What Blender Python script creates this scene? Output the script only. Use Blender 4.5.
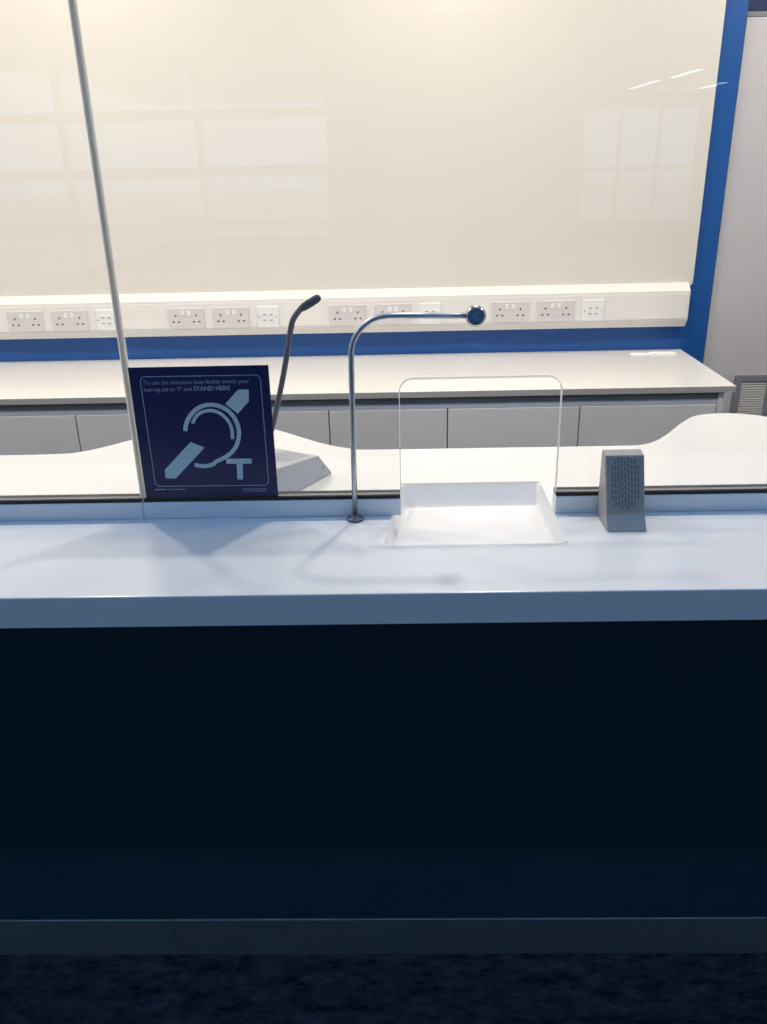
import bpy, bmesh, math, random
from mathutils import Vector, Matrix
random.seed(7)
for o in list(bpy.data.objects):
    bpy.data.objects.remove(o, do_unlink=True)
sc = bpy.context.scene
COL = sc.collection

# ------------------------------------------------------------------ camera
cam_d = bpy.data.cameras.new('camera')
cam = bpy.data.objects.new('camera', cam_d); COL.objects.link(cam)
cam_d.sensor_fit = 'VERTICAL'; cam_d.sensor_height = 36.0
cam_d.lens = 830.0 / 1024.0 * 36.0
cam_d.clip_start = 0.02
def cam_matrix(pitch, roll, yaw):
    p, r, y = (math.radians(a) for a in (pitch, roll, yaw))
    W = Matrix.Rotation(y, 3, 'Z')
    P = Matrix.Rotation(-p, 3, 'X')
    B = Matrix(((1, 0, 0), (0, 0, -1), (0, 1, 0)))      # camera x, y(up), z(back) -> world, level
    Rz = Matrix.Rotation(-r, 3, 'Z')
    return (W @ P @ B @ Rz).to_4x4()
cam.matrix_world = Matrix.Translation((0, 0, 1.485)) @ cam_matrix(22.84, 1.384, 1.409)
sc.camera = cam

# ------------------------------------------------------------------ world, exposure
w = bpy.data.worlds.new('overcast_sky'); sc.world = w; w.use_nodes = True
bg = w.node_tree.nodes['Background']
bg.inputs[0].default_value = (0.34, 0.62, 1.0, 1); bg.inputs[1].default_value = 1.15
sc.view_settings.view_transform = 'Standard'; sc.view_settings.look = 'None'
sc.view_settings.exposure = 0.0; sc.view_settings.gamma = 1.0
sc.view_settings.use_curve_mapping = False
DOWNLIGHT_W = 19.2
WASH_W = 7.5
DOWNLIGHT_C = (1.0, 0.915, 0.81)
DOWNLIGHTS = [(-2.66, 2.16), (-1.164, 2.16), (0.336, 2.16), (1.84, 2.16)]
WASHERS = [(-2.47, 2.95), (-1.14, 2.95), (.19, 2.95), (1.52, 2.95)]
STRIP_E = 6.0
ROW_E = 27.0
ROW_C = (0.20, 0.50, 1.05)
CEIL = 2.70

# ------------------------------------------------------------------ materials
M = {}
def lin(c):
    return tuple(((v/255)/12.92 if v/255 <= .04045 else ((v/255+.055)/1.055)**2.4) for v in c) + (1,)
def mat(name, rgb, rough=.5, metal=0., spec=.5, noise=0., nscale=20., bump=0., bscale=200., coat=0., lo=None):
    m = bpy.data.materials.new(name); m.use_nodes = True
    nt = m.node_tree; b = nt.nodes['Principled BSDF']
    c = lin(rgb)
    b.inputs['Base Color'].default_value = c
    b.inputs['Roughness'].default_value = rough; b.inputs['Metallic'].default_value = metal
    b.inputs['Specular IOR Level'].default_value = spec
    if coat: b.inputs['Coat Weight'].default_value = coat; b.inputs['Coat Roughness'].default_value = .08
    tc = nt.nodes.new('ShaderNodeTexCoord')
    if noise:
        n = nt.nodes.new('ShaderNodeTexNoise'); n.inputs['Scale'].default_value = nscale; n.inputs['Detail'].default_value = 6
        nt.links.new(tc.outputs['Object'], n.inputs['Vector'])
        r = nt.nodes.new('ShaderNodeValToRGB')
        r.color_ramp.elements[0].position = .3; r.color_ramp.elements[1].position = .7
        a = lo and lin(lo) or tuple(v*(1-noise) for v in c[:3]) + (1,)
        r.color_ramp.elements[0].color = a; r.color_ramp.elements[1].color = c
        nt.links.new(n.outputs['Fac'], r.inputs['Fac']); nt.links.new(r.outputs['Color'], b.inputs['Base Color'])
    if bump:
        n2 = nt.nodes.new('ShaderNodeTexNoise'); n2.inputs['Scale'].default_value = bscale; n2.inputs['Detail'].default_value = 3
        nt.links.new(tc.outputs['Object'], n2.inputs['Vector'])
        bp = nt.nodes.new('ShaderNodeBump'); bp.inputs['Strength'].default_value = bump; bp.inputs['Distance'].default_value = .003
        nt.links.new(n2.outputs['Fac'], bp.inputs['Height']); nt.links.new(bp.outputs['Normal'], b.inputs['Normal'])
    M[name] = m; return m
mat('solid_surface', (224, 223, 221), .22, noise=.03, nscale=3)
mat('upstand_white', (215, 218, 222), .35, noise=.02, nscale=5)
mat('bench_laminate', (232, 230, 226), .2, noise=.03, nscale=4)
mat('bench_edge', (190, 188, 184), .4, noise=.02)
mat('navy_laminate', (28, 64, 76), .5, spec=.3, noise=.12, nscale=6, bump=.05, bscale=900)
mat('cabinet_grey', (238, 235, 232), .5, noise=.03, nscale=3)
mat('fascia_grey', (200, 204, 216), .5, noise=.03)
mat('shadow_grey', (150, 146, 136), .6, noise=.04)
mat('blue_paint', (34, 90, 162), .35, noise=.06, nscale=4)
mat('navy_paint', (22, 44, 88), .5, noise=.06, nscale=4)
mat('board_white', (232, 226, 216), .35, noise=.02, nscale=1.5)
mat('door_white', (206, 202, 204), .55, noise=.03, nscale=2)
mat('trunk_white', (240, 236, 230), .4, noise=.02, nscale=5)
mat('socket_white', (222, 214, 214), .35, noise=.02, nscale=30)
mat('data_white', (240, 240, 240), .35, noise=.02, nscale=30)
mat('dark_slot', (70, 66, 66), .7, noise=.1)
mat('port_grey', (150, 146, 144), .6, noise=.1)
mat('slot_grey', (96, 102, 110), .7, noise=.1)
mat('silicone', (206, 200, 190), .5, noise=.15, nscale=12)
mat('wall_paint', (206, 204, 200), .8, noise=.03, nscale=3)
mat('hall_paint', (150, 154, 160), .8, noise=.06, nscale=2)
mat('ceiling_white', (225, 225, 222), .9, noise=.02, nscale=4)
mat('gasket_black', (11, 11, 13), .6, noise=.2, nscale=60)
mat('panel_grey', (146, 141, 136), .45, noise=.05, nscale=25)
mat('console_grey', (172, 176, 184), .45, noise=.04, nscale=25, bump=.05, bscale=800)
mat('speaker_grey', (168, 162, 154), .45, noise=.05, nscale=25, bump=.06, bscale=900)
mat('chrome', (190, 194, 200), .16, metal=1., noise=.05, nscale=40)
mat('satin_steel', (190, 194, 200), .38, metal=1., noise=.06, nscale=40)
mat('gun_metal', (104, 108, 118), .45, metal=.4, noise=.1, nscale=60)
mat('mic_foam', (84, 90, 106), .9, noise=.3, nscale=400, bump=.4, bscale=900)
mat('lens_blue', (92, 118, 146), .3, noise=.1, nscale=80)
mat('grille_grey', (136, 136, 142), .5, noise=.04, nscale=20)
mat('slat_grey', (214, 211, 206), .5, noise=.04, nscale=20)
mat('paper', (250, 250, 248), .8, noise=.02, nscale=60)
mat('screw', (110, 112, 116), .3, metal=1., noise=.1, nscale=90)
mat('mullion_grey', (130, 136, 144), .5, noise=.05, nscale=8)
mat('pavement_grey', (190, 190, 188), .9, noise=.2, nscale=2)
mat('sign_navy', (24, 28, 74), .35, noise=.05, nscale=9)
mat('sign_blue', (178, 194, 198), .5, noise=.02, nscale=30)
mat('sign_text', (150, 158, 180), .5, noise=.02, nscale=30)
mat('carpet', (22, 24, 50), .95, spec=.1, noise=.0)
mat('kick_steel', (170, 174, 176), .5, metal=1.)
# carpet: mottled loop pile
nt = M['carpet'].node_tree; b = nt.nodes['Principled BSDF']; tc = nt.nodes['Texture Coordinate']
n = nt.nodes.new('ShaderNodeTexNoise'); n.inputs['Scale'].default_value = 16; n.inputs['Detail'].default_value = 10; n.inputs['Roughness'].default_value = .8
mp = nt.nodes.new('ShaderNodeMapping'); mp.inputs['Scale'].default_value = (1, 2.2, 1)
nt.links.new(tc.outputs['Object'], mp.inputs['Vector']); nt.links.new(mp.outputs['Vector'], n.inputs['Vector'])
r = nt.nodes.new('ShaderNodeValToRGB')
r.color_ramp.elements[0].position = .38; r.color_ramp.elements[0].color = lin((17, 16, 26))
r.color_ramp.elements[1].position = .68; r.color_ramp.elements[1].color = lin((86, 78, 90))
nt.links.new(n.outputs['Fac'], r.inputs['Fac']); nt.links.new(r.outputs['Color'], b.inputs['Base Color'])
n2 = nt.nodes.new('ShaderNodeTexNoise'); n2.inputs['Scale'].default_value = 350
nt.links.new(tc.outputs['Object'], n2.inputs['Vector'])
bp = nt.nodes.new('ShaderNodeBump'); bp.inputs['Strength'].default_value = .8; bp.inputs['Distance'].default_value = .004
nt.links.new(n2.outputs['Fac'], bp.inputs['Height']); nt.links.new(bp.outputs['Normal'], b.inputs['Normal'])
# kick plate: brushed along its length
nt = M['kick_steel'].node_tree; b = nt.nodes['Principled BSDF']; tc = nt.nodes['Texture Coordinate']
n = nt.nodes.new('ShaderNodeTexNoise'); n.inputs['Scale'].default_value = 60; n.inputs['Detail'].default_value = 5
mp = nt.nodes.new('ShaderNodeMapping'); mp.inputs['Scale'].default_value = (.05, 1, 12)
nt.links.new(tc.outputs['Object'], mp.inputs['Vector']); nt.links.new(mp.outputs['Vector'], n.inputs['Vector'])
mr = nt.nodes.new('ShaderNodeMapRange'); mr.inputs['To Min'].default_value = .46; mr.inputs['To Max'].default_value = .62
nt.links.new(n.outputs['Fac'], mr.inputs['Value']); nt.links.new(mr.outputs['Result'], b.inputs['Roughness'])

def thin_glass(name, tint):
    m = bpy.data.materials.new(name); m.use_nodes = True; nt = m.node_tree; nt.nodes.clear()
    out = nt.nodes.new('ShaderNodeOutputMaterial'); mix = nt.nodes.new('ShaderNodeMixShader')
    tr = nt.nodes.new('ShaderNodeBsdfTransparent'); tr.inputs[0].default_value = tint
    gl = nt.nodes.new('ShaderNodeBsdfGlossy'); gl.inputs['Roughness'].default_value = 0.0
    fr = nt.nodes.new('ShaderNodeFresnel'); fr.inputs['IOR'].default_value = 1.5
    # same reflectance on entering and on leaving the slab
    geo = nt.nodes.new('ShaderNodeNewGeometry'); mx = nt.nodes.new('ShaderNodeMix'); mx.data_type = 'FLOAT'
    mx.inputs[2].default_value = 1.5; mx.inputs[3].default_value = 1/1.5
    nt.links.new(geo.outputs['Backfacing'], mx.inputs[0])
    mul = nt.nodes.new('ShaderNodeMath'); mul.operation = 'DIVIDE'; mul.inputs[0].default_value = 1.0
    fr2 = fr
    nt.links.new(mx.outputs[0], fr2.inputs['IOR'])
    nt.links.new(fr2.outputs[0], mix.inputs[0]); nt.links.new(tr.outputs[0], mix.inputs[1]); nt.links.new(gl.outputs[0], mix.inputs[2])
    nt.nodes.remove(mul)
    nt.links.new(mix.outputs[0], out.inputs[0]); M[name] = m
thin_glass('screen_glass', (.985, .99, .985, 1))
mat('glass_edge', (218, 216, 208), .25, noise=.15, nscale=8)

for nm in ('silicone', 'glass_edge'):                 # light passes through the joint and the ground edges
    nt = M[nm].node_tree; b = nt.nodes['Principled BSDF']; out = nt.nodes['Material Output']
    tl = nt.nodes.new('ShaderNodeBsdfTranslucent'); tl.inputs[0].default_value = (.86, .85, .80, 1)
    mx = nt.nodes.new('ShaderNodeMixShader'); mx.inputs[0].default_value = .45
    nt.links.new(b.outputs[0], mx.inputs[1]); nt.links.new(tl.outputs[0], mx.inputs[2]); nt.links.new(mx.outputs[0], out.inputs[0])
# ------------------------------------------------------------------ helpers
WORLD = {}
def bm_new(): return bmesh.new()
def bx(bm, x0, x1, y0, y1, z0, z1):
    vs = [bm.verts.new(p) for p in ((x0,y0,z0),(x1,y0,z0),(x1,y1,z0),(x0,y1,z0),(x0,y0,z1),(x1,y0,z1),(x1,y1,z1),(x0,y1,z1))]
    for f in ((3,2,1,0),(4,5,6,7),(0,1,5,4),(1,2,6,5),(2,3,7,6),(3,0,4,7)):
        bm.faces.new([vs[i] for i in f])
    return vs
def box(x0, x1, y0, y1, z0, z1, bev=0., seg=2):
    bm = bm_new(); bx(bm, x0, x1, y0, y1, z0, z1)
    if bev: bmesh.ops.bevel(bm, geom=bm.edges[:], offset=bev, segments=seg, affect='EDGES', profile=.5)
    return bm
def prism(pts, axis, a, b, bm=None, bev=0.):
    """extrude polygon pts along axis from a to b; axis 'x': pts=(y,z), 'y': (x,z), 'z': (x,y)"""
    own = bm is None
    if own: bm = bm_new()
    def P(p, t): return {'x': (t, p[0], p[1]), 'y': (p[0], t, p[1]), 'z': (p[0], p[1], t)}[axis]
    A = [bm.verts.new(P(p, a)) for p in pts]; Bv = [bm.verts.new(P(p, b)) for p in pts]
    n = len(pts); fs = [bm.faces.new(A[::-1]), bm.faces.new(Bv)]
    for i in range(n): fs.append(bm.faces.new((A[i], A[(i+1) % n], Bv[(i+1) % n], Bv[i])))
    bmesh.ops.recalc_face_normals(bm, faces=fs)
    if bev and own: bmesh.ops.bevel(bm, geom=bm.edges[:], offset=bev, segments=2, affect='EDGES', profile=.5)
    return bm
def tube(path, rad, seg=14, bm=None):
    if bm is None: bm = bm_new()
    pts = [Vector(p) for p in path]; n = len(pts)
    rr = rad if isinstance(rad, (list, tuple)) else [rad]*n
    t0 = (pts[1]-pts[0]).normalized(); up = Vector((0,0,1)) if abs(t0.z) < .9 else Vector((0,1,0))
    u = t0.cross(up).normalized(); rings = []
    for i, p in enumerate(pts):
        t = (pts[min(i+1,n-1)]-pts[max(i-1,0)]).normalized()
        u = (u - t*u.dot(t)).normalized(); v = t.cross(u)
        rings.append([bm.verts.new(p + (u*math.cos(2*math.pi*k/seg)+v*math.sin(2*math.pi*k/seg))*rr[i]) for k in range(seg)])
    for i in range(n-1):
        for k in range(seg):
            f = bm.faces.new((rings[i][k], rings[i][(k+1)%seg], rings[i+1][(k+1)%seg], rings[i+1][k])); f.smooth = True
    bm.faces.new(rings[0][::-1]); bm.faces.new(rings[-1])
    bmesh.ops.recalc_face_normals(bm, faces=bm.faces[:])
    return bm
def lathe(prof, center, axis=(0,0,1), seg=28):
    """prof: (radius, height along axis)"""
    bm = bm_new(); ax = Vector(axis).normalized(); c = Vector(center)
    u = ax.orthogonal().normalized(); v = ax.cross(u); rings = []
    for r_, h_ in prof:
        if r_ < 1e-6: rings.append([bm.verts.new(c+ax*h_)])
        else: rings.append([bm.verts.new(c+ax*h_+(u*math.cos(2*math.pi*k/seg)+v*math.sin(2*math.pi*k/seg))*r_) for k in range(seg)])
    for a, b_ in zip(rings, rings[1:]):
        for k in range(seg):
            k2 = (k+1) % seg
            if len(a) == 1 and len(b_) == 1: continue
            if len(a) == 1: q = (a[0], b_[k], b_[k2])
            elif len(b_) == 1: q = (a[k], a[k2], b_[0])
            else: q = (a[k], a[k2], b_[k2], b_[k])
            f = bm.faces.new(q); f.smooth = True
    bmesh.ops.recalc_face_normals(bm, faces=bm.faces[:])
    return bm
def obj(name, bm, material, parent=None, origin=None, auto=False):
    """world-space bmesh -> one mesh object; its origin goes to the parent's place (or origin)"""
    me = bpy.data.meshes.new(name)
    pw = WORLD[parent.name] if parent else Vector((0,0,0))
    ow = Vector(origin) if origin else pw
    bmesh.ops.translate(bm, verts=bm.verts[:], vec=-ow)
    bm.to_mesh(me); bm.free()
    for m_ in (material if isinstance(material, (list, tuple)) else [material]): me.materials.append(M[m_])
    o = bpy.data.objects.new(name, me); COL.objects.link(o)
    if parent: o.parent = parent
    o.location = ow - pw
    WORLD[o.name] = ow
    return o
def tag(o, label, cat, group=None):
    o['label'] = label; o['category'] = cat
    if group: o['group'] = group
    return o
def thing(name, loc, label, cat, group=None):
    o = bpy.data.objects.new(name, None); COL.objects.link(o); o.location = loc; o.empty_display_size = .05
    WORLD[o.name] = Vector(loc); return tag(o, label, cat, group)
def struct(name, bm, m, parent=None, origin=None):
    o = obj(name, bm, m, parent, origin)
    if not parent: o['kind'] = 'structure'
    return o
def struct_empty(name, loc):
    o = bpy.data.objects.new(name, None); COL.objects.link(o); o.location = loc; o['kind'] = 'structure'
    WORLD[o.name] = Vector(loc); return o
def copy_tree(o, parent=None):
    c = o.copy(); COL.objects.link(c); c.parent = parent
    for ch in [x for x in bpy.data.objects if x.parent == o]: copy_tree(ch, c)
    return c
def smooth_path(pts, k=6):
    """Catmull-Rom through the points"""
    P = [Vector(p) for p in pts]; out = []
    for i in range(len(P)-1):
        p0 = P[max(i-1,0)]; p1 = P[i]; p2 = P[i+1]; p3 = P[min(i+2,len(P)-1)]
        for j in range(k):
            t = j/k
            out.append(.5*((2*p1)+(p2-p0)*t+(2*p0-5*p1+4*p2-p3)*t*t+(3*p1-p0-3*p2+p3)*t**3))
    out.append(P[-1]); return out

# ================================================================== SETTING
HX0, HX1 = -5.0, 7.0          # hall width
SX0, SX1 = -3.4, 2.9          # staff room width
FACE_Y, END_Y = -6.0, -17.0
struct('floor', box(HX0, HX1, END_Y, 3.8, -.05, 0), 'carpet')
struct('ceiling', box(HX0, HX1, END_Y, 3.8, CEIL, CEIL+.1), 'ceiling_white')
# staff back wall, with a door opening x 1.278..2.12, z 0..1.966
WALL = 3.5
bm = bm_new()
bx(bm, SX0, 1.278, WALL, WALL+.14, 0, CEIL)
bx(bm, 2.12, SX1, WALL, WALL+.14, 0, CEIL)
struct('wall_back', bm, 'blue_paint')
struct('trim_1', box(1.278, 2.12, WALL+.03, WALL+.14, 1.966, CEIL), 'navy_paint')          # dark band over the door
struct('wall_staff_left', box(SX0-.1, SX0, 1.3, WALL, 0, CEIL), 'wall_paint')
struct('wall_staff_right', box(SX1, SX1+.1, 1.3, WALL, 0, CEIL), 'wall_paint')
# door with vent grille
door = struct_empty('door_1', (1.70, WALL+.03, 0))
obj('door_leaf', box(1.286, 2.112, WALL+.018, WALL+.058, .006, 1.944, .002), 'door_white', door)
obj('door_frame', prism([(1.279,0),(1.285,0),(1.285,1.948),(2.113,1.948),(2.113,0),(2.119,0),(2.119,1.964),(1.279,1.964)], 'y', WALL+.03, WALL+.12), 'grille_grey', door)
GX0, GX1, GZ0, GZ1 = 1.430, 1.592, .17, .614
gy = WALL+.018
bm = bm_new(); fw = .026
bx(bm, GX0, GX0+fw, gy-.014, gy, GZ0, GZ1); bx(bm, GX1-fw, GX1, gy-.014, gy, GZ0, GZ1)
bx(bm, GX0+fw, GX1-fw, gy-.014, gy, GZ1-fw, GZ1); bx(bm, GX0+fw, GX1-fw, gy-.014, gy, GZ0, GZ0+fw)
grille = obj('vent_grille', bm, 'grille_grey', door); grille['label'] = 'grey louvred vent grille low on the door'
obj('backing', box(GX0+fw, GX1-fw, gy-.002, gy-.0004, GZ0+fw, GZ1-fw), 'grille_grey', grille)
slat_me = None; k = 0
z = GZ1-fw-.008
while z > GZ0+fw+.006:
    if slat_me is None:
        s = obj('slat', prism([(-.012,-.003),(-.0105,-.0042),(-.0025,.0022),(-.0035,.0036)], 'x', GX0+fw, GX1-fw), 'slat_grey', grille)
        # profile is (y,z) about the slat line
        slat_me = s.data
    else:
        s = bpy.data.objects.new('slat', slat_me); COL.objects.link(s); s.parent = grille
    # mesh was stored relative to the door origin: move it up to its own line
    s.location = Vector((0, gy, z)); z -= .0108
# hall shell behind the camera
def window_wall(name, x0, x1, y, z0, z1, wx0, wx1, wz0, wz1):
    bm = bm_new()
    bx(bm, x0, wx0, y-.15, y, z0, z1); bx(bm, wx1, x1, y-.15, y, z0, z1)
    if wz0 > z0: bx(bm, wx0, wx1, y-.15, y, z0, wz0)
    if wz1 < z1: bx(bm, wx0, wx1, y-.15, y, wz1, z1)
    return struct(name, bm, 'hall_paint')
window_wall('wall_front', HX0, 1.75, FACE_Y, 0, CEIL, -4.6, -.60, .12, 2.42)
win = struct_empty('window_1', (-2.6, FACE_Y, .12))
for x in (-4.6, -3.20, -1.90, -.66):
    obj('mullion', box(x, x+.06, FACE_Y-.11, FACE_Y-.04, .12, 2.42), 'mullion_grey', win)
for z in (.12, .42, .90, 1.39, 1.89, 2.34):
    obj('transom', box(-4.6, -.60, FACE_Y-.105, FACE_Y-.045, z, z+.09), 'mullion_grey', win)
struct('wall_return', box(1.60, 1.75, END_Y, FACE_Y-.15, 0, CEIL), 'hall_paint')
window_wall('wall_end', 1.75, HX1, END_Y, 0, CEIL, 3.9, 6.5, .1, 2.5)
win = struct_empty('window_2', (5.2, END_Y, .1))
for x in (3.9, 4.74, 5.58, 6.42):
    obj('mullion', box(x, x+.08, END_Y-.11, END_Y-.04, .1, 2.5), 'mullion_grey', win)
for z in (.1, 1.2, 2.42):
    obj('transom', box(3.9, 6.5, END_Y-.105, END_Y-.045, z, z+.08), 'mullion_grey', win)
def side_wall(name, x, t, y0, y1, wy0, wy1, wz0, wz1):
    bm = bm_new(); xa, xb = sorted((x, x+t))
    bx(bm, xa, xb, y0, wy0, 0, CEIL); bx(bm, xa, xb, wy1, y1, 0, CEIL)
    bx(bm, xa, xb, wy0, wy1, 0, wz0); bx(bm, xa, xb, wy0, wy1, wz1, CEIL)
    struct(name, bm, 'hall_paint')
side_wall('wall_left', HX0, -.15, FACE_Y, 3.8, -5.2, .6, .12, 2.42)
side_wall('wall_right', HX1, .15, END_Y, 3.8, -12.0, .4, .12, 2.42)
for nm, x, ys in (('fill_window_left', HX0-.11, (-5.2, -3.76, -2.32, -.88, .54)), ('fill_window_right', HX1+.04, (-12.0, -8.9, -5.8, -2.7, .34))):  # unseen side windows, added to let more daylight into the hall
    win = struct_empty(nm, (x, ys[2], .12))
    for y in ys: obj('mullion', box(x, x+.07, y, y+.06, .12, 2.42), 'mullion_grey', win)
    for z in (.12, 1.25, 2.34): obj('transom', box(x+.005, x+.065, ys[0], ys[-1]+.06, z, z+.08), 'mullion_grey', win)
struct('pavement', box(-40, 40, -60, 12, -.16, -.10), 'pavement_grey')

# ================================================================== COUNTER BASE
CT, CTH = .95, .047           # worktop height, thickness
FY = .987                     # front edge of worktop
BX0, BX1 = -2.4, 2.5
base = thing('reception_counter', (0, 1.35, 0), 'dark navy counter front with steel kick plate under the white worktop', 'counter')
obj('front_panel', box(BX0, BX1, 1.208, 1.232, .099, CT-CTH-.001, .001), 'navy_laminate', base)
obj('carcass', box(BX0+.01, BX1-.01, 1.2325, 1.50, .0, CT-CTH-.0015), 'navy_laminate', base)
xs = [BX0, -.471, .93, BX1]
for a, b_ in zip(xs, xs[1:]):
    obj('kick_plate', box(a+.0008, b_-.0008, 1.206, 1.2315, .001, .0975, .0012), 'kick_steel', base)['label'] = 'brushed steel kick plate'

# ================================================================== WORKTOP with transaction scoop
WAVE = [(-2.5,1.60),(-2.05,1.60),(-1.98,1.605),(-1.93,1.64),(-1.84,1.75),(-1.79,1.79),(-1.74,1.80),(-1.69,1.79),(-1.64,1.75),(-1.55,1.64),(-1.50,1.605),(-1.43,1.60),
        (-.90,1.60),(-.72,1.602),(-.665,1.611),(-.62,1.645),(-.58,1.687),(-.54,1.726),(-.49,1.762),(-.42,1.783),(-.36,1.785),(-.31,1.772),(-.27,1.743),(-.216,1.692),(-.159,1.640),(-.105,1.608),(-.06,1.598),
        (.20,1.597),(.44,1.597),(.485,1.602),(.516,1.622),(.558,1.673),(.602,1.737),(.640,1.784),(.665,1.803),(.695,1.812),(.738,1.812),(.776,1.800),(.82,1.768),(.88,1.70),(.94,1.64),(1.0,1.605),(1.06,1.60),(1.8,1.60),(2.6,1.60)]
_w = smooth_path([(x, y, 0) for x, y in WAVE], 8)
def bump_y(x):
    for a, b_ in zip(_w, _w[1:]):
        if a.x <= x <= b_.x: return a.y+(b_.y-a.y)*(x-a.x)/max(1e-9, b_.x-a.x)
    return 1.60
outline = [(BX0, FY), (BX1, FY)]
N = 400
for i in range(N+1):
    x = BX1 + (BX0-BX1)*i/N
    outline.append((x, bump_y(x)))
# scoop mouth, rounded corners
def round_poly(pts, rs, n=6):
    out = []; m = len(pts)
    for i in range(m):
        p = Vector(pts[i]); a = (Vector(pts[i-1])-p).normalized(); b_ = (Vector(pts[(i+1)%m])-p).normalized()
        ang = a.angle(b_); r_ = rs[i]; d = r_/math.tan(ang/2)
        p0 = p+a*d; p1 = p+b_*d
        c = p + (a+b_).normalized()*(r_/math.sin(ang/2))
        v0 = p0-c; v1 = p1-c
        a0 = math.atan2(v0.y, v0.x); a1 = math.atan2(v1.y, v1.x); da = (a1-a0+math.pi) % (2*math.pi)-math.pi
        for k in range(n+1):
            t = a0+da*k/n; out.append((c.x+r_*math.cos(t), c.y+r_*math.sin(t)))
    return out
SY0, SY1, SX_L, SX_R = 1.139, 1.402, -.003, .249
mouth = round_poly([(-.030, SY0), (SX_R, SY0), (SX_R-.001, SY1), (SX_L+.003, SY1)], [.012, .008, .008, .008])
bm = bm_new()
ov = [bm.verts.new((x, y, CT)) for x, y in outline]; oe = [bm.edges.new((ov[i], ov[(i+1) % len(ov)])) for i in range(len(ov))]
hv = [bm.verts.new((x, y, CT)) for x, y in mouth]; he = [bm.edges.new((hv[i], hv[(i+1) % len(hv)])) for i in range(len(hv))]
bmesh.ops.triangle_fill(bm, use_beauty=True, edges=oe+he, normal=(0,0,1))
lo = [bm.verts.new((v.co.x, v.co.y, CT-CTH)) for v in ov]
for i in range(len(ov)):
    j = (i+1) % len(ov); bm.faces.new((ov[i], lo[i], lo[j], ov[j]))
le = [bm.edges.get((lo[i], lo[(i+1) % len(lo)])) for i in range(len(lo))]
bm.faces.new(lo[::-1])
bmesh.ops.recalc_face_normals(bm, faces=bm.faces[:])
top_edges = [e for e in bm.edges if all(abs(v.co.z-CT) < 1e-6 for v in e.verts) and any(abs(f.normal.z) < .5 for f in e.link_faces)]
bmesh.ops.bevel(bm, geom=top_edges, offset=.0022, segments=3, affect='EDGES', profile=.5)
top = tag(obj('counter_worktop', bm, 'solid_surface', origin=(0, 1.3, CT-CTH)), 'long white counter worktop with a dished scoop under the glass', 'worktop')
# the scoop: a curved trough, deepest under the glass, with upright ends
SC = smooth_path([(SY0,0,0),(SY0+.004,-.003,0),(1.152,-.014,0),(1.170,-.024,0),(1.200,-.029,0),(1.28,-.0325,0),(1.355,-.0355,0),(1.366,-.034,0),(1.374,-.029,0),(1.388,-.015,0),(1.398,-.004,0),(SY1,0,0)], 4)
def scoop_depth(y):
    for a, b_ in zip(SC, SC[1:]):
        if a.x <= y <= b_.x: return a.y+(b_.y-a.y)*(y-a.x)/max(1e-9, b_.x-a.x)
    return 0.
bm = bm_new(); ny, nx = 64, 48
def xl(y): return -.030+(.030+SX_L+.003)*(y-SY0)/(SY1-SY0)
grid = []
for i in range(ny+1):
    y = SY0+(SY1-SY0)*i/ny; row = []
    d = scoop_depth(y); a, b_ = xl(y), SX_R-.001*(i/ny)
    for k in range(nx+1):
        s = k/nx; x = a+(b_-a)*s
        e = min(s, 1-s)*(b_-a)                                   # distance to the nearer end
        g = min(1., e/.012); g = math.sqrt(max(0, 1-(1-g)**2))     # rounded end walls
        row.append(bm.verts.new((x, y, CT+d*g)))
    grid.append(row)
for i in range(ny):
    for k in range(nx):
        f = bm.faces.new((grid[i][k], grid[i][k+1], grid[i+1][k+1], grid[i+1][k])); f.smooth = True
obj('transaction_scoop', bm, 'solid_surface', top)['label'] = 'shallow dished transaction scoop'
# upstand rails that carry the glass
UY0, UY1, UZ = 1.253, 1.280, .9795
for a, b_, lab in ((BX0, -.4265, 'pale upstand rail carrying the glass, left of the joint line'), (-.4255, -.002, 'short pale upstand rail between the glass joint and the scoop'), (.249, BX1, 'pale upstand rail right of the scoop, behind the grey loudspeaker')):
    tag(obj('upstand_rail', box(a, b_, UY0, UY1, CT+.0003, UZ, .0012), 'upstand_white', origin=((a+b_)/2, 1.266, CT)), lab, 'rail')

# ================================================================== GLASS SCREEN
GT = 2.25; GY0, GY1 = 1.261, 1.271; GZ = .9838; JX = -.426
def pane(name, pts, label, cat='glass screen'):
    bm = prism(pts, 'y', GY0, GY1)
    bmesh.ops.bevel(bm, geom=[e for e in bm.edges if abs(e.verts[0].co.y-e.verts[1].co.y) < 1e-6], offset=.0014, segments=1, affect='EDGES')
    bm.normal_update()
    for f in bm.faces: f.material_index = 0 if abs(f.normal.y) > .9 else 1
    xs_ = [p[0] for p in pts]
    return tag(obj(name, bm, ['screen_glass', 'glass_edge'], origin=((min(xs_)+max(xs_))/2, 1.266, GZ)), label, cat)
pl = pane('glass_screen', [(BX0, GZ), (JX-.003, GZ), (JX-.003, GT), (BX0, GT)], 'clear glass screen left of the joint beside the hearing loop sign')
OX0, OX1, OZ = -.0015, .2495, 1.174
arch = []
for k in range(9):
    t = math.pi - k*math.pi/16; arch.append((OX0+.021+.021*math.cos(t), OZ-.021+.021*math.sin(t)))
for k in range(9):
    t = math.pi/2 - k*math.pi/16; arch.append((OX1-.021+.021*math.cos(t), OZ-.021+.021*math.sin(t)))
pr = pane('glass_screen', [(JX+.003, GZ), (OX0, GZ)] + arch + [(OX1, GZ), (BX1, GZ), (BX1, GT), (JX+.003, GT)],
          'wide clear glass screen with an arched cut-out above the scoop')
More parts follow.
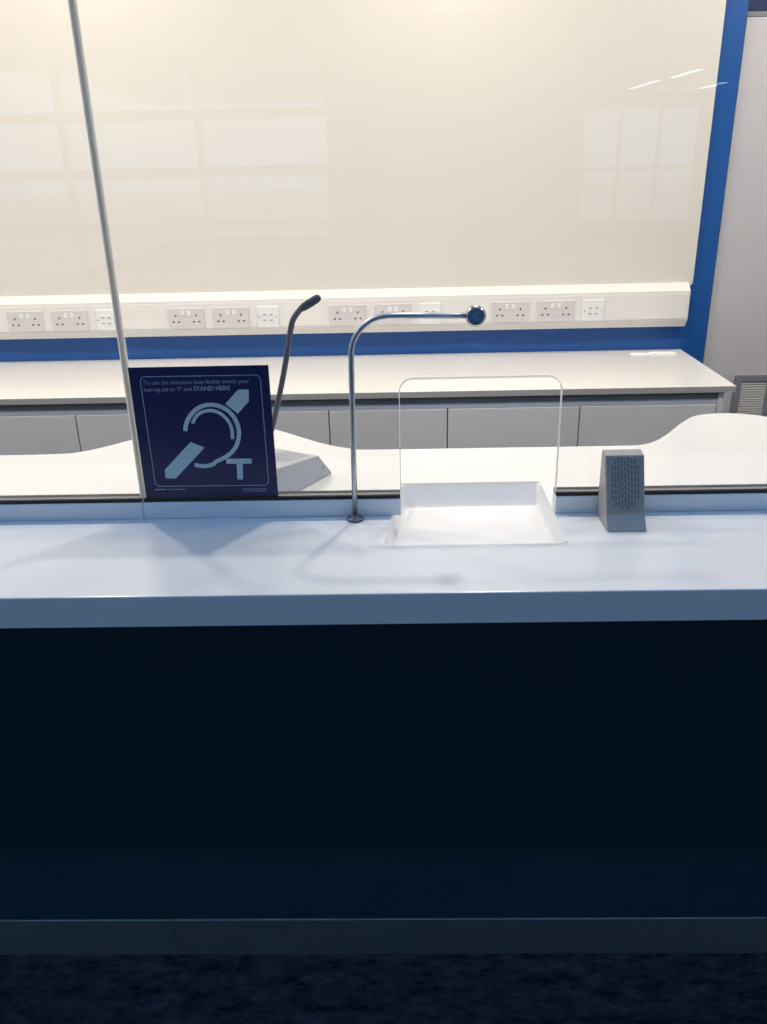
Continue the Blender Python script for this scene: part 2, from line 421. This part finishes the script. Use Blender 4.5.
for par, a, b_ in ((pl, BX0, JX-.003), (pr, JX+.003, -.003), (pr, .250, BX1)):
    bm = bm_new()
    bx(bm, a, b_, 1.2555, 1.2607, UZ+.0002, GZ+.0018); bx(bm, a, b_, 1.2713, 1.2803, UZ+.0002, GZ+.0018); bx(bm, a, b_, 1.2607, 1.2713, UZ+.0002, GZ-.0003)
    obj('gasket', bm, 'gasket_black', par)['label'] = 'black rubber gasket'

obj('joint_seal', box(JX-.0028, JX+.0028, GY0+.001, GY1-.001, GZ, GT), 'silicone', pr)['label'] = 'pale silicone joint between the panes'

# ================================================================== HEARING LOOP SIGN (stuck to the staff side of the glass)
SGX0, SGX1, SGZ0, SGZ1 = -.4200, -.2025, .9860, 1.2022
SWD, SHT = SGX1-SGX0, SGZ1-SGZ0
SGY = GY0-.0004               # front of glass: the plate sits on the customer side
sign = thing('hearing_loop_sign', ((SGX0+SGX1)/2, SGY, SGZ0), 'square navy hearing loop sign with pale blue ear symbol stuck on the glass', 'sign')
obj('plate', box(SGX0, SGX1, SGY-.0016, SGY, SGZ0, SGZ1, .0004), 'sign_navy', sign)
def S(u, v): return (SGX0+u*SWD, SGZ1-v*SHT)
YA, YB = SGY-.0020, SGY-.00158
def flat_poly(name, uv, m, par):
    return obj(name, prism([S(*p) for p in uv], 'y', YA, YB), m, par)
def ribbon(name, pts, wd, m, par, closed=False, k=5):
    P = [Vector(S(*p)) for p in pts]
    if k > 1: P = [Vector((q.x, q.y)) for q in smooth_path([(p.x, p.y, 0) for p in P], k)]
    n = len(P); bm = bm_new(); L = []; R_ = []
    for i in range(n):
        a = P[(i-1) % n] if closed else P[max(i-1, 0)]; c = P[(i+1) % n] if closed else P[min(i+1, n-1)]
        t = (c-a).normalized(); nn = Vector((-t.y, t.x))*wd/2
        L.append(P[i]+nn); R_.append(P[i]-nn)
    ring = [[bm.verts.new((q.x, y, q.y)) for q, y in ((L[i],YA),(R_[i],YA),(R_[i],YB),(L[i],YB))] for i in range(n)]
    for i in range(n if closed else n-1):
        A, B_ = ring[i], ring[(i+1) % n]
        for j in range(4): bm.faces.new((A[j], A[(j+1)%4], B_[(j+1)%4], B_[j]))
    if not closed: bm.faces.new(ring[0]); bm.faces.new(ring[-1][::-1])
    bmesh.ops.recalc_face_normals(bm, faces=bm.faces[:])
    return obj(name, bm, m, par)
ribbon('ear_outline', [(.356,.477),(.367,.431),(.387,.389),(.422,.343),(.468,.306),(.524,.286),(.577,.283),(.629,.296),(.68,.327),(.718,.372),(.742,.43),(.749,.487),(.74,.544),(.72,.596),(.687,.641),(.645,.675),(.599,.7),(.563,.715),(.537,.736),(.504,.748),(.457,.752),(.397,.741)], .0066, 'sign_blue', sign)
ribbon('ear_inner_curve', [(.416,.421),(.439,.38),(.471,.348),(.511,.331),(.558,.325),(.61,.339),(.652,.371),(.683,.417),(.698,.47),(.697,.545)], .0052, 'sign_blue', sign)
flat_poly('diagonal_bar', [(.386,.562),(.484,.608),(.242,.847),(.167,.842),(.168,.777)], 'sign_blue', sign)
flat_poly('diagonal_bar', [(.77,.174),(.846,.175),(.841,.26),(.754,.352),(.669,.278)], 'sign_blue', sign)
flat_poly('letter_t', [(.635,.697),(.822,.699),(.820,.738),(.754,.738),(.746,.863),(.704,.862),(.709,.738),(.635,.736)], 'sign_blue', sign)
bp_ = round_poly([S(.077,.068), S(.937,.070), S(.936,.912), S(.083,.908)], [.008]*4, 5)
ribbon('border_line', [((x-SGX0)/SWD, (SGZ1-z_)/SHT) for x, z_ in bp_], .0011, 'sign_text', sign, closed=True, k=1)
def text(name, s, u, v, width, m, par, bold=0.):
    cu = bpy.data.curves.new(name, 'FONT'); cu.body = s; cu.size = 1.0; cu.offset = bold
    to = bpy.data.objects.new(name, cu); COL.objects.link(to)
    bpy.context.view_layer.update()
    me = bpy.data.meshes.new_from_object(to.evaluated_get(bpy.context.evaluated_depsgraph_get()))
    bpy.data.objects.remove(to); bpy.data.curves.remove(cu)
    bm = bm_new(); bm.from_mesh(me); bpy.data.meshes.remove(me)
    x0 = min(q.co.x for q in bm.verts); x1 = max(q.co.x for q in bm.verts); sc_ = width*SWD/(x1-x0)
    X, Z = S(u, v)
    for q in bm.verts: q.co = Vector((X+(q.co.x-x0)*sc_, YA, Z+q.co.y*sc_))
    return obj(name, bm, m, par)
text('lettering', 'To use the induction loop facility switch your', .098, .126, .757, 'sign_text', sign)
text('lettering', "hearing aid to 'T' and", .096, .176, .340, 'sign_text', sign)
text('lettering', 'STAND HERE', .452, .176, .262, 'sign_text', sign, .02)
for u0, u1, v, t in ((.073,.165,.934,.0016),(.180,.305,.935,.0009),(.728,.921,.941,.0010),(.740,.915,.958,.0008)):   # footer too small to read
    flat_poly('footer_line', [(u0, v-t/SHT/2), (u1, v-t/SHT/2), (u1, v+t/SHT/2), (u0, v+t/SHT/2)], 'sign_text', sign)

# ================================================================== POST MICROPHONE on the customer side
PY = 1.2385; PX = -.0765
CT += .0004
pm = thing('post_microphone', (PX, PY, CT), 'chrome bent tube microphone on a round foot beside the glass', 'microphone')
obj('foot', lathe([(0,0),(.0130,0),(.0137,.001),(.0137,.0030),(.0128,.0040),(.0062,.0042),(.0058,.009),(0,.009)], (PX, PY, CT)), 'gun_metal', pm)
path = [(PX, PY, CT+.004), (PX+.0008, PY, 1.05), (PX+.002, PY, 1.14)]
RB = .058; cxp, czp = PX+.003+RB, 1.2765-RB
for k in range(13):
    t = math.pi - k*math.pi/24; path.append((cxp+RB*math.cos(t), PY, czp+RB*math.sin(t)))
path.append((.105, PY, 1.2745))
obj('tube', tube(path, .0043, 16), 'satin_steel', pm)
hc = (.1115, PY, 1.2745)
head = obj('head', lathe([(0,.0125),(.007,.0118),(.0118,.0085),(.0150,.003),(.0156,-.002),(.0150,-.007),(.0128,-.0108),(.0112,-.0118),(.0106,-.0105),(0,-.0100)], hc, (0,1,0), 36), 'chrome', pm)
head['label'] = 'round chrome microphone head'
obj('mesh_disc', lathe([(0,-.0102),(.0035,-.0104),(.004,-.0112),(.0055,-.0112),(.006,-.0104),(.0082,-.0106),(.0106,-.0106),(.0106,-.0099),(0,-.0099)], hc, (0,1,0), 30), 'lens_blue', head)['label'] = 'dark blue ringed disc'

# ================================================================== COUNTER SPEAKER
sp = thing('counter_speaker', (.347, 1.215, CT), 'small grey wedge loudspeaker standing on the counter', 'speaker')
prof = [(1.1755,CT),(1.193,.9715),(1.228,1.0575),(1.2505,1.060),(1.2515,CT)]
def xs_box(prof, x0, x1): return prism(prof, 'x', x0, x1, bev=.0016)
obj('housing', xs_box(prof, .3165, .3772), 'speaker_grey', sp)
e0 = Vector((1.193, .9715)); e1 = Vector((1.228, 1.0575)); ed = (e1-e0).normalized(); en = Vector((-ed.y, ed.x))
q0 = e0+ed*.003; q1 = e1-ed*.003
obj('grille_panel', prism([tuple(q0-en*.0005), tuple(q0+en*.0009), tuple(q1+en*.0009), tuple(q1-en*.0005)], 'x', .3185, .3752, bev=.0003), 'panel_grey', sp)['label'] = 'darker slotted grille panel'
# vertical slots in an oval field on the sloping face
p0 = Vector((0, 1.192, .971)); p1 = Vector((0, 1.228, 1.0575)); ax = (p1-p0).normalized(); nrm = Vector((0, -ax.z, ax.y)); ln = (p1-p0).length
bm = bm_new()
def slot(bm, x, s, l, wd):
    c = p0+ax*s; c.x = x
    e = Vector((wd/2,0,0)); q = ax*(l/2)
    vs = [bm.verts.new(c+a+b_+nrm*t) for t in (.0004, .0012) for a, b_ in ((-e,-q),(e,-q),(e,q),(-e,q))]
    for f in ((4,5,6,7),(0,1,5,4),(1,2,6,5),(2,3,7,6),(3,0,4,7)): bm.faces.new([vs[i] for i in f])
for c in range(9):
    x = .3468+(c-4)*.0050
    half = .0405*math.sqrt(max(.1, 1-((c-4)/5.6)**2)); pitch = .0094; off = 0 if c % 2 else pitch/2
    s = -half+off
    while s < half-.002:
        slot(bm, x, ln*.52+s+.003, .0064, .0017); s += pitch
bmesh.ops.recalc_face_normals(bm, faces=bm.faces[:])
g = obj('grille_slots', bm, 'slot_grey', sp); g['kind'] = 'stuff'

# ================================================================== STAFF CONSOLE WITH GOOSENECK
A = Vector((-.222,1.300)); B_ = Vector((-.132,1.457)); d = (B_-A).normalized(); nn = Vector((-d.y, d.x)); WDT = .135
con = thing('microphone_console', ((A.x+B_.x)/2-.05, 1.41, CT), 'pale grey gooseneck microphone console on the staff side behind the sign', 'microphone console')
C_ = B_+nn*WDT; D_ = A+nn*WDT
bm = bm_new()
bot = [(A,CT),(B_,CT),(C_,CT),(D_,CT)]
Lc = (B_-A).length
def ins(s, t, z): q = A+d*(s*Lc)+nn*(t*WDT); return (q.x, q.y, z)
low = [bm.verts.new(ins(0,0,CT)), bm.verts.new(ins(1,0,CT)), bm.verts.new(ins(1,1,CT)), bm.verts.new(ins(0,1,CT))]
mid = [bm.verts.new(ins(0,0,CT+.004)), bm.verts.new(ins(1,0,CT+.004)), bm.verts.new(ins(1,1,CT+.004)), bm.verts.new(ins(0,1,CT+.004))]
hi = [bm.verts.new(ins(.04,.05,1.010)), bm.verts.new(ins(.84,.05,.994)), bm.verts.new(ins(.84,.95,.994)), bm.verts.new(ins(.04,.95,1.010))]
bm.faces.new(low[::-1]); bm.faces.new(hi)
for a, b_ in ((low, mid), (mid, hi)):
    for i in range(4): bm.faces.new((a[i], a[(i+1)%4], b_[(i+1)%4], b_[i]))
bmesh.ops.recalc_face_normals(bm, faces=bm.faces[:])
bmesh.ops.bevel(bm, geom=[e for e in bm.edges if all(v in hi for v in e.verts)], offset=.002, segments=2, affect='EDGES', profile=.5)
obj('housing', bm, 'console_grey', con)
bm = bm_new()
for i in range(9):
    for j in range(8):
        s, t = .42+.045*i, .18+.05*j
        z_ = 1.010+(.994-1.010)*(s-.04)/.80+.0004
        q = Vector(ins(s, t, z_)); vs = [bm.verts.new((q.x+a, q.y+b2, z_)) for a, b2 in ((-.0016,-.0016),(.0016,-.0016),(.0016,.0016),(-.0016,.0016))]
        vt = [bm.verts.new((v_.co.x, v_.co.y, z_-.001)) for v_ in vs]
        bm.faces.new(vs)
        for a in range(4): bm.faces.new((vs[a], vs[(a+1)%4], vt[(a+1)%4], vt[a]))
g = obj('speaker_holes', bm, 'grille_grey', con); g['kind'] = 'stuff'
def face_pt(s, f): a_ = Vector(ins(s,0,CT+.004)); b2 = Vector(ins(.04+.8*s,.05,1.010-.016*s)); return a_.lerp(b2, f)
for s, f in ((.30,.10),(.93,.36)):
    obj('screw', lathe([(0,.0008),(.0016,.0008),(.002,0),(.002,-.002),(0,-.002)], face_pt(s, f), (d.y, -d.x, .15), 12), 'screw', con)
gp = smooth_path([(-.250,1.42,.998),(-.246,1.42,1.012),(-.238,1.42,1.030),(-.224,1.42,1.072),(-.201,1.42,1.157),(-.1865,1.42,1.222),(-.1795,1.42,1.244),(-.166,1.42,1.261)], 6)
obj('gooseneck', tube(gp, [.0062]*7+[.0050]*(len(gp)-7), 12), 'gun_metal', con)
hp = [(-.169,1.42,1.2585),(-.166,1.42,1.2605),(-.161,1.42,1.2635),(-.146,1.42,1.2722),(-.138,1.42,1.2768),(-.1345,1.42,1.2788),(-.1325,1.42,1.28)]
obj('microphone_head', tube(hp, [.0042,.0052,.0068,.0072,.0070,.0056,.003], 14), 'mic_foam', con)['label'] = 'dark foam microphone capsule'

CT -= .0004
# ================================================================== BACK BENCH
BZ = .735; BFY = 2.874; BXR = 1.178
bench = tag(obj('bench_top', box(-3.3, BXR, BFY, WALL-.004, BZ-.022, BZ, .0015), ['bench_laminate'], origin=(-1, 3.2, BZ-.022)), 'long off-white bench top along the blue back wall', 'bench top')
obj('edge_band', box(-3.3, BXR, BFY-.0022, BFY-.0002, BZ-.022, BZ-.001), 'bench_edge', bench)
seams = [-2.554, -2.095, -1.636, -1.177, -.718, -.259, .167, .639, 1.123]
cab_labels = ['grey base cabinet at the far left end under the back bench', 'grey base cabinet under the bench, seen low through the left glass', 'grey base cabinet under the bench, leftmost one in view',
              'grey base cabinet under the bench left of the sign', 'grey base cabinet under the bench mostly hidden by the navy sign', 'grey base cabinet under the bench behind the chrome post',
              'grey base cabinet under the bench seen through the arched cut-out', 'grey base cabinet at the right end of the bench behind the loudspeaker']
for i, (a, b_) in enumerate(zip(seams, seams[1:])):
    cab = thing('base_cabinet', ((a+b_)/2, BFY+.3, 0), cab_labels[i], 'cabinet', 'cabinets under the back bench')
    obj('body', box(a+.001, b_-.001, BFY+.0285, WALL-.02, .08, BZ-.0232), 'cabinet_grey', cab)
    obj('plinth', box(a+.001, b_-.001, BFY+.10, BFY+.118, 0, .079), 'fascia_grey', cab)
    obj('top_rail', box(a, b_, BFY+.0085, BFY+.028, BZ-.066, BZ-.048), 'fascia_grey', cab)
    obj('shadow_strip', box(a, b_, BFY+.014, BFY+.028, BZ-.0478, BZ-.0232), 'shadow_grey', cab)  # set-back strip, coloured darker for the shade under the bench edge
    obj('door', box(a+.0022, b_-.0022, BFY+.006, BFY+.028, .084, BZ-.068, .0012), 'cabinet_grey', cab)
endp = tag(obj('end_panel', box(1.1240, 1.1415, BFY+.006, WALL-.01, 0, BZ-.0226), 'cabinet_grey', origin=(1.13, 3.2, 0)), 'narrow grey upright end panel under the right end of the bench', 'end panel')
# scrap of paper / cable ties on the bench
bm = bm_new(); pts = []
for i in range(9):
    x = .945+.185*i/8; pts.append((x, 3.405+random.uniform(-.006,.006), BZ+.001+random.uniform(.0,.007), .007+random.uniform(-.002,.006)))
ringA = [bm.verts.new((x, y-wd, z)) for x, y, z, wd in pts]; ringB = [bm.verts.new((x, y+wd, z+.003)) for x, y, z, wd in pts]
ringC = [bm.verts.new((v_.co.x, v_.co.y, BZ)) for v_ in ringA]; ringD = [bm.verts.new((v_.co.x, v_.co.y, BZ)) for v_ in ringB]
for i in range(8):
    for a, b_ in ((ringA, ringB), (ringB, ringD), (ringD, ringC), (ringC, ringA)): bm.faces.new((a[i], a[i+1], b_[i+1], b_[i]))
for i in (0, 8): bm.faces.new((ringA[i], ringB[i], ringD[i], ringC[i]))
bmesh.ops.recalc_face_normals(bm, faces=bm.faces[:])
tag(obj('paper_scrap', bm, 'paper', origin=(1.04, 3.405, BZ)), 'crumpled strip of white paper on the bench against the blue wall', 'paper')

# ================================================================== WHITE WALL PANEL AND TRUNKING
bp2 = round_poly([(-3.35, .995), (1.193, .995), (1.193, 2.62), (-3.35, 2.62)], [.002, .014, .002, .002])
bm = prism(bp2, 'y', WALL-.014, WALL-.0005)
tag(obj('wall_board', bm, 'board_white', origin=(-1, WALL, 1.0)), 'large glossy white wall board on the blue back wall', 'wall board')
TX1 = 1.172; TY = WALL-.062
tr = thing('dado_trunking', (-1, WALL, .84), 'long cream dado trunking below the white wall board', 'trunking')
prof = [(WALL-.0005,1.008),(WALL-.018,1.008),(TY,.980),(TY,.868),(TY+.022,.836),(WALL-.0005,.836)]
obj('body', prism([(WALL-.0005,1.008),(WALL-.030,1.008),(TY,.982),(TY,.866),(TY+.024,.836),(WALL-.0005,.836)], 'x', -3.35, TX1-.008), 'trunk_white', tr)
obj('end_cap', prism([(WALL-.0005,1.0095),(WALL-.0305,1.0095),(TY-.0015,.983),(TY-.0015,.8655),(TY+.0235,.8345),(WALL-.0005,.8345)], 'x', TX1-.0078, TX1, bev=.0015), 'trunk_white', tr)
obj('cover', box(-3.35, TX1-.008, TY-.003, TY-.0002, .872, .972, .0008), 'trunk_white', tr)
SY = TY-.0032; SZ = .9130
def make_double(label):
    t = thing('double_socket', (0, SY, SZ), label, 'socket', 'double sockets along the trunking')
    obj('faceplate', box(-.073, .073, SY-.009, SY, SZ-.043, SZ+.043, .003), 'socket_white', t)
    for sx in (-1, 1):
        obj('switch', box(sx*.013-.0075, sx*.013+.0075, SY-.0115, SY-.0088, SZ+.012, SZ+.032, .001), 'data_white', t)
        bm = bm_new(); c = sx*.042
        bx(bm, c-.003, c+.003, SY-.0094, SY-.0088, SZ+.008, SZ+.016)
        for q in (-.011, .011): bx(bm, c+q-.0042, c+q+.0042, SY-.0094, SY-.0088, SZ-.016, SZ-.010)
        obj('pin_slots', bm, 'dark_slot', t)
    return t
def make_data(label):
    t = thing('data_socket', (0, SY, SZ), label, 'socket', 'data sockets along the trunking')
    obj('faceplate', box(-.043, .043, SY-.009, SY, SZ-.043, SZ+.043, .003), 'data_white', t)
    for sx in (-1, 1):
        for sz in (.011, -.011):
            obj('port', box(sx*.013-.0095, sx*.013+.0095, SY-.0102, SY-.0088, SZ+sz-.0085, SZ+sz+.0085, .0006), 'data_white', t)
            obj('port_opening', box(sx*.013-.006, sx*.013+.006, SY-.0107, SY-.0100, SZ+sz-.003, SZ+sz+.001), 'port_grey', t)
        obj('screw', lathe([(0,.0006),(.0022,.0005),(.0026,0),(.0026,-.001),(0,-.001)], (sx*.034, SY-.0092, SZ), (0,-1,0), 10), 'screw', t)
    return t
groups = [-1.538, -.873, -.211, .449]         # centre of the first double of each group
where = ['at the far left of the photo', 'above the navy sign', 'behind the bend of the chrome tube', 'right of the chrome microphone head']
protoD = protoS = None
for gi, gx in enumerate(groups):
    for j, dx in enumerate((0, .184)):
        lab = ('left' if j == 0 else 'right') + ' double socket of the pair ' + where[gi]
        if protoD is None: o = protoD = make_double(lab)
        else: o = copy_tree(protoD)
        o['label'] = lab; o.location = (gx+dx, SY, SZ)
    lab = 'small white data socket beside the pair of sockets ' + where[gi]
    if protoS is None: o = protoS = make_data(lab)
    else: o = copy_tree(protoS)
    o['label'] = lab; o.location = (gx+.336, SY, SZ)

# ================================================================== LAMPS
places = ['far left of the staff side', 'left over the staff counter', 'over the middle of the staff counter', 'right over the staff counter']
for i, (x, y) in enumerate(DOWNLIGHTS):
    t = thing('ceiling_downlight', (x, y, CEIL), 'round white ceiling downlight ' + places[i], 'downlight', 'downlights over the staff side')
    obj('ring', lathe([(.075,0),(.098,0),(.098,-.004),(.078,-.012),(.075,-.010),(.075,0)], (x, y, CEIL-.0002)), 'ceiling_white', t)
    ld = bpy.data.lights.new('downlight_bulb', 'AREA'); ld.shape = 'DISK'; ld.size = .12; ld.energy = DOWNLIGHT_W; ld.color = DOWNLIGHT_C
    lo_ = bpy.data.objects.new('downlight_bulb', ld); COL.objects.link(lo_); lo_.parent = t; lo_.location = (0, 0, -.006)
for i, (x, y) in enumerate(WASHERS):
    t = thing('wall_washer', (x, y, CEIL), 'small round ceiling spotlight close to the white wall board, ' + ('far left', 'left', 'middle', 'right')[i], 'downlight', 'wall washers above the board')
    obj('ring', lathe([(.045,0),(.064,0),(.064,-.004),(.048,-.010),(.045,-.008),(.045,0)], (x, y, CEIL-.0002)), 'ceiling_white', t)
    ld = bpy.data.lights.new('washer_bulb', 'AREA'); ld.shape = 'DISK'; ld.size = .08; ld.energy = WASH_W; ld.color = DOWNLIGHT_C
    lo_ = bpy.data.objects.new('washer_bulb', ld); COL.objects.link(lo_); lo_.parent = t; lo_.location = (0, 0, -.006)
sm = bpy.data.materials.new('strip_emission'); sm.use_nodes = True; b = sm.node_tree.nodes['Principled BSDF']
b.inputs['Base Color'].default_value = (.9,.9,.9,1); b.inputs['Emission Color'].default_value = (.60,.80,1,1); b.inputs['Emission Strength'].default_value = STRIP_E
M['strip_emission'] = sm
rm = sm.copy(); rm.name = 'row_emission'; b = rm.node_tree.nodes['Principled BSDF']
b.inputs['Emission Color'].default_value = ROW_C + (1,); b.inputs['Emission Strength'].default_value = ROW_E; M['row_emission'] = rm
for x, lab in ((-2.7,'far left over the public side'),(-.9,'left over the public side of the counter'),(.9,'right over the public side of the counter'),(2.7,'far right over the public side')):
    t = thing('strip_light', (x, .37, CEIL), 'long cool ceiling strip light ' + lab, 'strip light', 'row of strip lights along the counter')
    obj('housing', box(x-.88, x+.88, .33, .41, CEIL-.03, CEIL-.0005, .002), 'ceiling_white', t)
    obj('diffuser', box(x-.86, x+.86, .345, .395, CEIL-.036, CEIL-.0305), 'row_emission', t)
strips = [(4.46,-15.2,-13.4,'far down the hall, nearer the middle'),(4.57,-13.0,-11.6,'in the middle of the hall ceiling'),(5.9,-15.6,-14.2,'at the far right of the hall ceiling'),
          (-2.6,-2.4,-1.2,'behind the camera on the left'),(2.6,-2.4,-1.2,'behind the camera on the right'),(2.6,-5.4,-4.2,'near the corner of the hall')]
for x, y0, y1, lab in strips:
    t = thing('strip_light', (x, (y0+y1)/2, CEIL), 'slim white ceiling strip light ' + lab, 'strip light', 'strip lights in the public hall')
    obj('housing', box(x-.06, x+.06, y0, y1, CEIL-.03, CEIL-.0005, .002), 'ceiling_white', t)
    obj('diffuser', box(x-.05, x+.05, y0+.02, y1-.02, CEIL-.036, CEIL-.0305), 'strip_emission', t)
